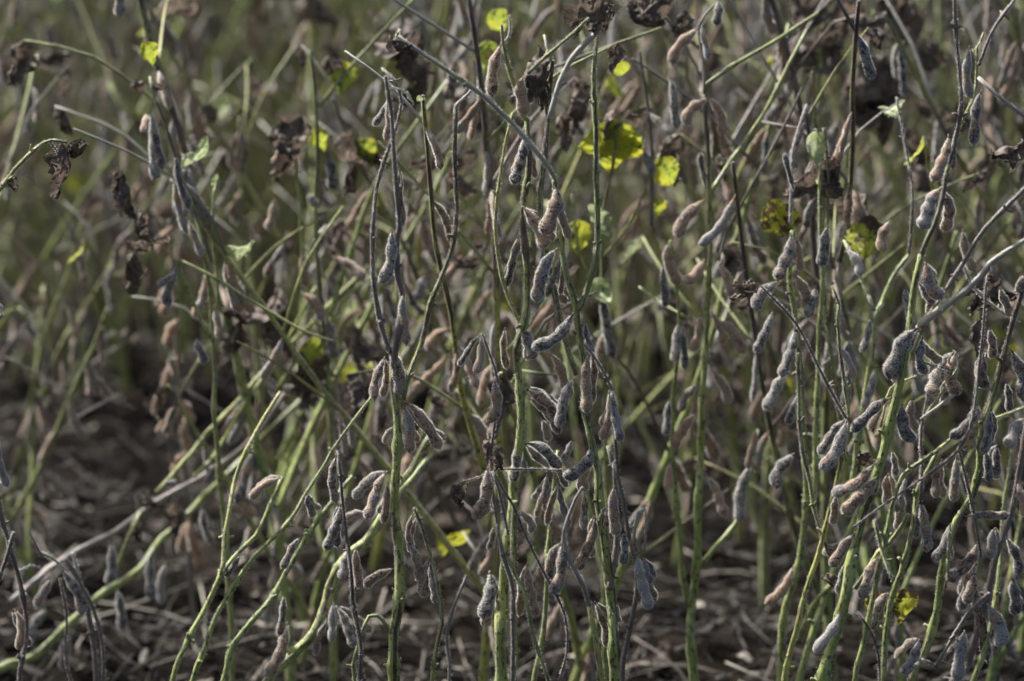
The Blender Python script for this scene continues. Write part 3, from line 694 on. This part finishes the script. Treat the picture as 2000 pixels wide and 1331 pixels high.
traced('soybean_plant', 'soybean plant with two parallel slim green stems tied by thin crossing stalks', 0.0, 1690, [
    (S, 'g', '1666,1331 1679,1270 1696,1202 1720,1111 1743,993 1753,955 1764,928 1795,905 1825,883', 15, 9, 0, 1),
    (B, 'g', '1723,1331 1730,1253 1743,1168 1764,1118 1777,1050 1791,965 1818,915 1832,880', 17, 9, .01, 1),
    (B, 'og', '1670,1150 1690,1120 1715,1080 1735,1062 1760,1030 1775,1005', 11, 9, 0, 0),
    (P, 'y', '1825,885 1870,850 1940,820 2005,795', 9, 6, .03, 0),
    (P, 'dk', '1676,1195 1703,1239 1716,1287 1719,1350', 6, 5, -.01, 0), (P, 'o', '1704,1015 1722,1075 1745,1135', 8, 6, -.02, 0), (P, 'pp', '1796,960 1800,900 1800,840 1812,770 1820,700', 7, 5, .01, 0), (P, 'pp', '1811,928 1870,885 1895,840 1905,790 1912,720 1925,600 1930,540', 8, 5, .0, 0)],
   [(1717,1088,1683,1171,23,.05,'d'), (1734,1158,1701,1230,27,.05,'s',1), (1803,978,1812,1077,25,.03,'g'), (1796,980,1790,1050,16,0,'d',1), (1762,960,1757,1035,22,0,'g',1), (1735,925,1733,985,22,0,'b',1), (1770,930,1752,1000,14,0,'d'), (1745,880,1750,930,16,0,'d',1), (1795,1248,1759,1315,23,-.05,'g')],
   [(1690,1165,'y',80,-60,3,.05), (1765,1150,'y',90,0,3,.05), (1640,1130,'d',50,60,3,.01), (1700,885,'d',46,40,1)], seed=29)
traced('soybean_plant', 'crowded soybean plant with purple-sided stem and many grey pods hung close together', .01, 1790, [
    (S, 'gp', '1781,1331 1811,1270 1831,1185 1841,1118 1858,1050 1870,1015 1895,976 1912,915 1916,846 1946,744 1963,683 1983,609 2000,560', 21, 11, 0, 1),
    (B, 'pp', '1860,1331 1889,1304 1922,1185 1945,1090 1965,1030 1980,982 1994,898 2008,800', 19, 12, .03, 1),
    (B, 'g', '1900,1331 1940,1200 1955,1080 1965,960 1975,880', 14, 9, .06, 1),
    (P, 'gr', '1828,1300 1855,1253 1889,1202 1915,1178 1934,1160', 7, 10, -.04, 0), (P, 'gr', '1828,1300 1805,1290 1790,1300', 5, 4, -.03, 0),
    (P, 'p', '1872,880 1895,960 1910,1030 1918,1090', 7, 6, -.01, 0), (P, 'pp', '1896,840 1905,760 1915,720 1925,690', 7, 6, 0, 0), (P, 'gc', '1845,1150 1850,1100 1853,1040', 6, 5, -.02, 0), (P, 'gr', '1850,730 1852,700 1862,685 1870,700', 5, 4, -.01, 0),
    (P, 'w', '1800,820 1840,790 1865,772', 6, 6, -.02, 0), (P, 'pp', '1797,830 1800,960', 9, 8, -.01, 0), (P, 'o', '1800,820 1830,780 1870,720', 7, 5, -.01, 0), (P, 'w', '1880,520 1905,565 1950,605 1990,630', 7, 5, .02, 0)],
   [(1911,788,1859,857,25,-.05,'d'), (1916,803,1888,880,26,.03,'s',1), (1937,798,1923,887,21,.03,'d'), (1977,681,1998,780,27,-.05,'d'), (1968,746,1972,802,18,0,'d',1), (1923,691,1930,759,25,.05,'s'), (1863,690,1868,772,31,.05,'y'), (1837,718,1816,769,27,0,'g'), (1850,740,1845,790,20,0,'d',1), (2003,818,1969,874,27,.07,'p'),
    (1838,898,1828,972,21,.05,'b'), (1868,891,1865,980,21,.03,'g'), (1857,1022,1821,1092,21,-.05,'d'), (1910,1055,1851,1134,27,-.05,'s'), (1909,1098,1876,1192,25,.03,'s',1), (1927,1180,1951,1264,31,-.05,'g'), (1882,1231,1868,1330,29,-.03,'g'), (1966,1048,1991,1122,22,-.05,'d'), (1944,1031,1935,1091,21,0,'g'), (1884,1008,1970,1005,19,.03,'d'),
    (1905,1120,1890,1180,24,0,'y'), (1980,570,2006,545,24,0,'d'), (1990,940,2004,1010,20,0,'b'), (1925,880,1935,940,20,0,'d',1), (1950,870,1945,930,20,0,'d',1), (1980,1130,1985,1200,26,0,'d',1), (1900,1120,1930,1290,26,0,'s',1), (1935,640,1940,700,20,0,'d',1), (1955,560,1975,620,20,0,'g',1)],
   [(1915,625,'d',64,0,6), (1955,545,'d',80,40,4,.05), (1930,560,'d',60,-40,5,.05), (1940,555,'d',70,0,1,.05), (1995,270,'d',60,20,5), (1985,300,'d',40,-20,1)], seed=30)
traced('soybean_plant', 'slanting yellow-green soybean shoot running up to a thin petiole with a pale broken end', .0, 1535, [
    (S, 'y', '1534,1331 1554,1236 1574,1151 1598,1084 1615,1016 1635,932 1648,870 1659,825', 15, 9, 0, 1),
    (P, 'o', '1659,825 1652,744 1642,677 1637,620 1640,596', 8, 7, 0, 0), (P, 'y', '1640,596 1634,580 1625,558', 6, 5, 0, 0),
    (P, 'br', '1659,825 1649,812 1601,720 1551,633 1520,594 1488,558', 7, 4, -.03, 0),
    (P, 'o', '1620,1090 1595,1010 1580,940 1565,881 1558,800 1560,690', 9, 8, .02, 0)],
   [],
   [(1484,560,'d',50,48,1,-.03), (1468,570,'d',40,40,4,-.03), (1480,562,'d',40,70,3,-.03)], seed=31)
traced('soybean_plant', 'soybean plant with flat olive stems and long dark drooping pods', .13, 1540, [
    (S, 'gc', '1527,1331 1530,1219 1564,1084 1574,965 1570,881 1564,710 1551,609 1541,535 1545,450', 20, 10, 0, 1),
    (B, 'gc', '1560,1331 1600,1200 1640,1080 1680,990 1710,900', 18, 12, .05, 1),
    (B, 'g', '1590,1000 1591,890 1595,778 1598,677 1605,541 1600,440 1604,320', 13, 7, .03, 0),
    (B, 'yp', '1655,900 1642,812 1620,677 1608,541 1618,400 1610,250', 11, 7, .05, 0),
    (B, 'gc', '1660,960 1679,846 1689,761 1703,694 1712,606 1720,595 1743,541 1777,497', 14, 8, .05, 0),
    (P, 'yp', '1710,606 1690,560 1665,500 1650,470', 8, 6, .05, 0), (P, 'gr', '1545,440 1548,320 1560,260 1577,205', 7, 5, .04, 0), (P, 'p', '1777,497 1785,380 1770,290 1752,190', 7, 5, .04, 0), (P, 'gc', '1640,1130 1600,1170 1560,1250', 14, 16, .04, 0)],
   [(1544,455,1519,547,27,-.05,'d'), (1557,461,1565,530,17,0,'b'), (1551,536,1572,604,24,-.05,'b'), (1521,550,1478,607,27,.05,'d'), (1551,641,1526,736,23,-.07,'d'), (1544,728,1495,802,27,.1,'d'), (1655,485,1681,537,19,-.05,'p'), (1632,668,1667,742,17,-.07,'p'), (1703,620,1685,689,17,0,'d'), (1738,430,1726,492,23,.05,'b'), (1879,448,1903,530,21,.05,'b'),
    (1551,885,1516,954,29,.05,'d'), (1552,1105,1498,1182,23,-.05,'b'), (1595,560,1580,620,22,0,'d'), (1620,440,1605,520,24,0,'d'), (1560,770,1540,830,18,0,'d'), (1710,720,1690,800,20,0,'g'), (1660,720,1650,790,20,0,'d'), (1770,560,1778,620,18,0,'d'), (1510,610,1480,690,22,0,'d'), (1550,380,1532,300,12,0,'d')],
   [(1500,395,'y',90,-30,1,.08), (1545,400,'y',80,20,0,.08), (1700,420,'y',100,10,1,.08), (1690,380,'d',100,60,1,.1), (1640,320,'d',110,60,0,.05), (1620,330,'d',70,30,3,.05)], seed=32)
# the dark dead foliage and yellow leaves hung in the rows just behind
traced('soybean_plant', 'soybean plant crowned with a mass of dark dead leaves', .50, 1660, [
    (S, 'gc', '1640,1331 1650,1000 1655,700 1640,450 1655,300 1690,150 1705,20', 18, 8, 0, 1), (B, 'gc', '1645,450 1610,300 1600,150 1610,30', 10, 7, 0, 0), (P, 'p', '1690,150 1760,130 1800,110', 6, 5, 0, 0), (P, 'p', '1700,60 1740,0 1760,-40', 6, 5, 0, 0), (P, 'og', '1500,330 1540,215 1600,100', 9, 7, 0, 0)],
   [(1600,200,1570,250,26,0,'d'), (1640,230,1620,320,26,0,'d'), (1655,420,1640,500,24,0,'d'), (1600,420,1610,500,20,0,'g')],
   [(1600,-20,'d',130,30,1), (1640,0,'d',140,-30,3), (1660,60,'d',110,50,0), (1630,60,'d',120,20,5), (1690,110,'d',140,-10,7), (1725,110,'d',150,10,2), (1740,120,'d',130,-40,3), (1790,110,'d',90,-60,1), (1740,-20,'d',140,-20,4), (1780,0,'d',120,20,5), (1560,100,'y',70,60,3), (1740,200,'d',90,0,6), (1790,200,'d',100,-20,1), (1780,250,'d',90,20,3), (1560,90,'d',100,60,1), (1800,300,'d',90,0,2)], seed=33, hair=0)
traced('soybean_plant', 'soybean plant with a bright yellow leaf folded under a dark curled one', .28, 1150, [
    (S, 'og', '1180,1331 1185,1000 1180,700 1175,450 1195,330 1205,240', 15, 7, 0, 1), (P, 'og', '1180,500 1240,420 1290,300', 6, 5, 0, 0), (P, 'br', '1270,440 1275,300 1262,180 1250,100', 9, 6, 0, 0), (P, 'og', '1175,600 1130,480 1120,380', 6, 5, 0, 0)],
   [(1180,560,1200,700,22,.05,'d'), (1270,220,1310,260,18,0,'g'), (1260,290,1275,340,20,0,'g'), (1185,640,1170,720,22,0,'b'), (1310,150,1325,250,20,0,'d')],
   [(1245,262,'y',125,70,0), (1180,262,'y',110,-45,2), (1215,250,'y',115,10,0), (1200,215,'d',70,60,1), (1225,215,'d',60,-50,5), (1285,310,'y',80,-30,2), (1215,120,'y',44,0,2), (1150,400,'p',90,-20,1), (1160,545,'p',80,-40,0), (1130,430,'y',70,0,1), (1130,520,'d',80,30,3), (1290,390,'y',44,0,3), (1405,300,'d',60,30,1), (1130,170,'d',90,0,2), (1100,220,'d',90,0,4)], seed=34, hair=0)
traced('soybean_plant', 'soybean plant with yellow-flecked dead leaf and tangled dark stalks', .36, 630, [
    (S, 'gc', '650,1331 655,1000 640,750 625,560 615,400 620,250 605,100', 17, 8, 0, 1), (B, 'gc', '642,620 690,480 740,350 820,230 880,150', 12, 8, .05, 0), (P, 'o', '620,210 680,140 740,70 810,-5', 9, 8, .0, 0), (B, 'gc', '640,700 600,560 585,400 570,250', 10, 7, 0, 0), (P, 'og', '540,760 600,680 700,560 740,540', 8, 7, .02, 0), (P, 'w', '745,330 800,355 890,405', 7, 6, .03, 0), (P, 'w', '640,440 610,480 585,560', 6, 5, 0, 0), (P, 'w', '590,480 620,520 660,590', 5, 5, 0, 0)],
   [(590,570,630,625,26,-.07,'g'), (590,490,600,560,22,0,'b'), (650,500,710,550,22,-.05,'g'), (540,390,525,450,22,0,'g'), (640,300,655,370,24,0,'d'), (555,290,535,320,18,0,'p'), (600,380,620,400,18,0,'g'), (560,470,520,540,18,0,'d'), (640,620,655,700,24,0,'d'), (880,640,835,685,24,.05,'b'), (880,690,904,760,23,.05,'b'), (872,693,808,764,23,-.05,'b'), (905,500,870,545,22,0,'b'), (830,540,815,585,24,0,'g'), (890,120,875,195,26,0,'d'), (860,760,845,820,20,0,'d'), (800,880,790,945,26,0,'b'), (845,890,800,945,26,0,'d')],
   [(590,225,'d',130,10,3), (575,260,'d',110,-20,1), (610,255,'y',60,-30,3), (690,255,'d',100,0,5), (700,270,'y',70,-20,3), (690,320,'d',70,10,2), (800,90,'d',120,20,1), (830,130,'d',120,-20,3), (820,60,'d',120,40,5), (540,560,'d',130,0,7), (560,590,'d',120,20,2), (500,600,'d',110,60,1), (590,680,'d',120,-40,3), (680,640,'d',100,-30,5), (610,700,'d',110,20,0), (640,690,'d',110,0,4), (675,120,'y',70,10,1), (960,20,'y',60,-30,0), (955,80,'y',70,5,1), (950,470,'d',90,0,3), (870,300,'d',90,30,1), (880,330,'d',80,-30,2), (930,290,'d',80,10,4), (620,660,'y',60,20,1), (420,640,'d',100,-70,7), (640,110,'d',90,0,3)], seed=35, hair=0)

# ------------------------------------------------------------------ the rows behind: a few kinds of plant, copied
KINDS = [  # label, stem tone, pod tones, number of dead / yellow / pale leaves, number of branches
    ('soybean plant with green stems and dark grey pods in the rows behind', 'gc', 'ddgg', 3, 0, 0, 2),
    ('soybean plant with yellowish olive stems in the rows behind', 'og', 'bgsd', 2, 0, 0, 2),
    ('soybean plant with clinging dead brown leaves in the rows behind', 'gc', 'dsgd', 6, 0, 0, 1),
    ('soybean plant with a yellow leaf left in the rows behind', 'gc', 'gsdb', 3, 1, 1, 2),
    ('soybean plant with brown-streaked bare stems in the rows behind', 'o', 'gdsp', 3, 0, 0, 2),
    ('soybean plant with withered grey-green leaves in the rows behind', 'gc', 'pggd', 3, 0, 2, 1),
    ('spindly yellowing soybean plant with pale pods in the rows behind', 'y', 'pgbp', 2, 1, 0, 2),
    ('dense dark soybean plant heavy with pods in the rows behind', 'g', 'ddsb', 5, 0, 0, 2)]
def proto(i):
    label, tn, pt, nd_, ny_, np_, nb = KINDS[i]
    rng = random.Random(700 + i); rt = root('soybean_plant', label, 'plant', (0, 0, 0), 'soybean plants of the rows behind, kind by kind')
    rt["group"] = label.replace('soybean plant', 'soybean plants').replace(' a few', ' few')
    Z0 = Vector((0, 0, 0)); H = rng.uniform(.58, .72)
    jt = lambda c: tuple(min(1, max(0, v + rng.uniform(-.06, .06))) for v in TONES[c]) + (1,)
    def axis(p, d, L, n):
        out = [p]; 
        for k in range(n):
            d = (d + Vector((rng.gauss(0, .07), rng.gauss(0, .07), .03))).normalized(); p = p + d * (L / n); out.append(p)
        return out
    shoots = [(axis(Vector((0, 0, -.015)), Vector((rng.gauss(0, .10), rng.gauss(0, .08), 1)).normalized(), H, 9), .0046, .0020, 'stem')]
    m = shoots[0][0]
    for b in range(nb):
        a = rng.uniform(0, 6.28); q = m[rng.choice((1, 2, 3))]
        shoots.append((axis(q, Vector((math.cos(a) * .6, math.sin(a) * .6, 1)).normalized(), H * rng.uniform(.5, .75), 6), .0032, .0016, 'branch'))
    tips = []
    for ax_, r0, r1, nm in shoots:
        tube_obj(nm, rng, ax_, r0, r1, rt, jt(tn), sides=6, stepm=.018, nodes=[])
        for k in range(2, len(ax_)):
            for f in ((.3, .8) if nm == 'stem' else (.6,)):
                q = ax_[k - 1].lerp(ax_[k], f)
                a0 = rng.uniform(0, 6.28)
                for c in range(rng.choice((0, 1, 1, 2, 2, 3))):
                    a = a0 + rng.uniform(-.9, .9); out = rng.uniform(.15, .75)
                    d = Vector((math.cos(a) * out, math.sin(a) * out, -1)).normalized()
                    L = rng.uniform(.034, .05)
                    place_pod(rng, rt, Z0, q, q + d * L, rng.uniform(.0078, .0105), rng.choice((-1, 1)) * rng.choice((.02, .07, .13)), tone(rng, rng.choice(pt)), lo=True, side=Vector((-math.sin(a), math.cos(a), .01)))
                if rng.random() < (.7 if q.z > .22 else .3):
                    a = a0 + math.pi + rng.uniform(-.6, .6); L = rng.uniform(.07, .17); up = rng.uniform(.5, 1.6)
                    d = Vector((math.cos(a), math.sin(a), up)).normalized()
                    e = q + d * L + Vector((0, 0, rng.uniform(-.03, .01)))
                    pt_o = tube_obj('petiole', rng, [q, q + d * L * .5 + Vector((rng.gauss(0, .004), rng.gauss(0, .004), .004)), e], .0015, .0009, rt, jt(rng.choice(('og', 'p', 'o', 'y', 'w', 'pp'))), sides=5, stepm=.02, nodes=[])
                    tips.append((e, pt_o))
        tips.append((ax_[-1], rt))
        kinds = ['d'] * (nd_ + 2) + ['y'] * ny_ + ['p'] * np_
    rng.shuffle(kinds); rng.shuffle(tips)
    for n_, kd in enumerate(kinds):
        e, par_ = tips[n_ % len(tips)]
        place_leaf(rng, par_, Z0, e, kd, rng.uniform(.024, .042), tilt=rng.uniform(-.7, .7), pitch=rng.uniform(-.6, .6))
    return rt
def copy_tree(src):
    r = src.copy(); COL.objects.link(r)
    for ch in src.children:
        c = ch.copy(); COL.objects.link(c); c.parent = r
        for gr in ch.children:
            g_ = gr.copy(); COL.objects.link(g_); g_.parent = c
    return r
def scr_x(x, y): return 1000 + x / (y / math.cos(PITCH)) / KX
def build_rows():
    rng = random.Random(42)
    PR = [proto(i) for i in range(len(KINDS))]; used = [False] * len(PR)
    rows = [3.27, 3.40, 3.55, 3.72, 3.90, 4.10, 4.35, 4.65, 4.95, 5.3, 5.7, 6.15, 6.6, 7.1, 7.6]
    last = -1
    for ri, yr in enumerate(rows):
        half = .122 * yr + (.16 if yr < 6 else .06)
        gap = .074 if yr < 4.2 else .066 if yr < 5.4 else .085
        x = -half + rng.uniform(0, gap)
        while x < half:
            y = yr + rng.gauss(0, .05); sx = scr_x(x, y)
            keep = rng.random() < .86
            if y < 4.25 and -120 < sx < 470: keep = keep and rng.random() < .34
            if y < 3.95 and 1175 < sx < 1310: keep = False
            if y < 3.65 and 1120 < sx < 1480: keep = keep and rng.random() < .4
            if y < 3.45 and sx < 900: keep = keep and rng.random() < .8
            if keep:
                i = rng.randrange(len(PR))
                if i == last: i = (i + 1) % len(PR)
                last = i
                if used[i]: o = copy_tree(PR[i])
                else: o = PR[i]; used[i] = True
                tail = 'just behind the sharp front plants' if y < 3.68 else 'in the blurred middle rows' if y < 4.85 else 'far back in the field'
                o["label"] = KINDS[i][0].replace('in the rows behind', tail); o["group"] = o["label"].replace('soybean plant', 'soybean plants')
                o.location = (x, y, float(ground_z(x, y))); s = rng.uniform(.95, 1.28) if y > 4.15 else rng.uniform(.74, 1.08)
                o.rotation_euler = (rng.gauss(0, .06), rng.gauss(0, .06), rng.uniform(0, 6.283)); o.scale = (s, s, s)
            x += gap * rng.uniform(.6, 1.5) * (.62 if 4.2 < yr < 5.5 and sx < 560 else 1)
build_rows()

# ------------------------------------------------------------------ the fine stalks of the far rows, too many and too blurred to count
def far_stalks():
    rng = random.Random(77); rs = np.random.RandomState(77); V, F, TC, n = [], [], [], 0
    for i in range(3400):
        y = rng.uniform(4.3, 7.7); x = rng.uniform(-1, 1) * (.122 * y + .12)
        if y < 4.8 and rng.random() < .45: continue
        H = rng.uniform(.25, .66); r = rng.uniform(.0011, .0030); lx, ly = rng.gauss(0, .13), rng.gauss(0, .08); b = rng.gauss(0, .05); ph = rng.uniform(0, 60)
        for j in range(6):
            f = j / 5; c = (x + lx * H * f + b * f * f, y + ly * H * f, -.02 + H * f)
            for k in range(4):
                a = math.pi / 2 * k; V.append((c[0] + math.cos(a) * r * (1 - .5 * f), c[1] + math.sin(a) * r * (1 - .5 * f), c[2])); TC.append((math.cos(a) + ph * 3, math.sin(a) + ph * 7, H * f * 100))
        for j in range(5):
            for k in range(4): F.append((n + j * 4 + k, n + j * 4 + (k + 1) % 4, n + j * 4 + 4 + (k + 1) % 4, n + j * 4 + 4 + k))
        n += 24
    o = link(bpy.data.objects.new("far_stalks", make_mesh("far_stalks", V, F, [M_STEM], None, TC))); o.color = (.55, .45, .15, 1)
    o["kind"] = "stuff"; o["label"] = "blurred mass of thin olive soybean stalks far back in the field"; o["category"] = "stalks"
far_stalks()
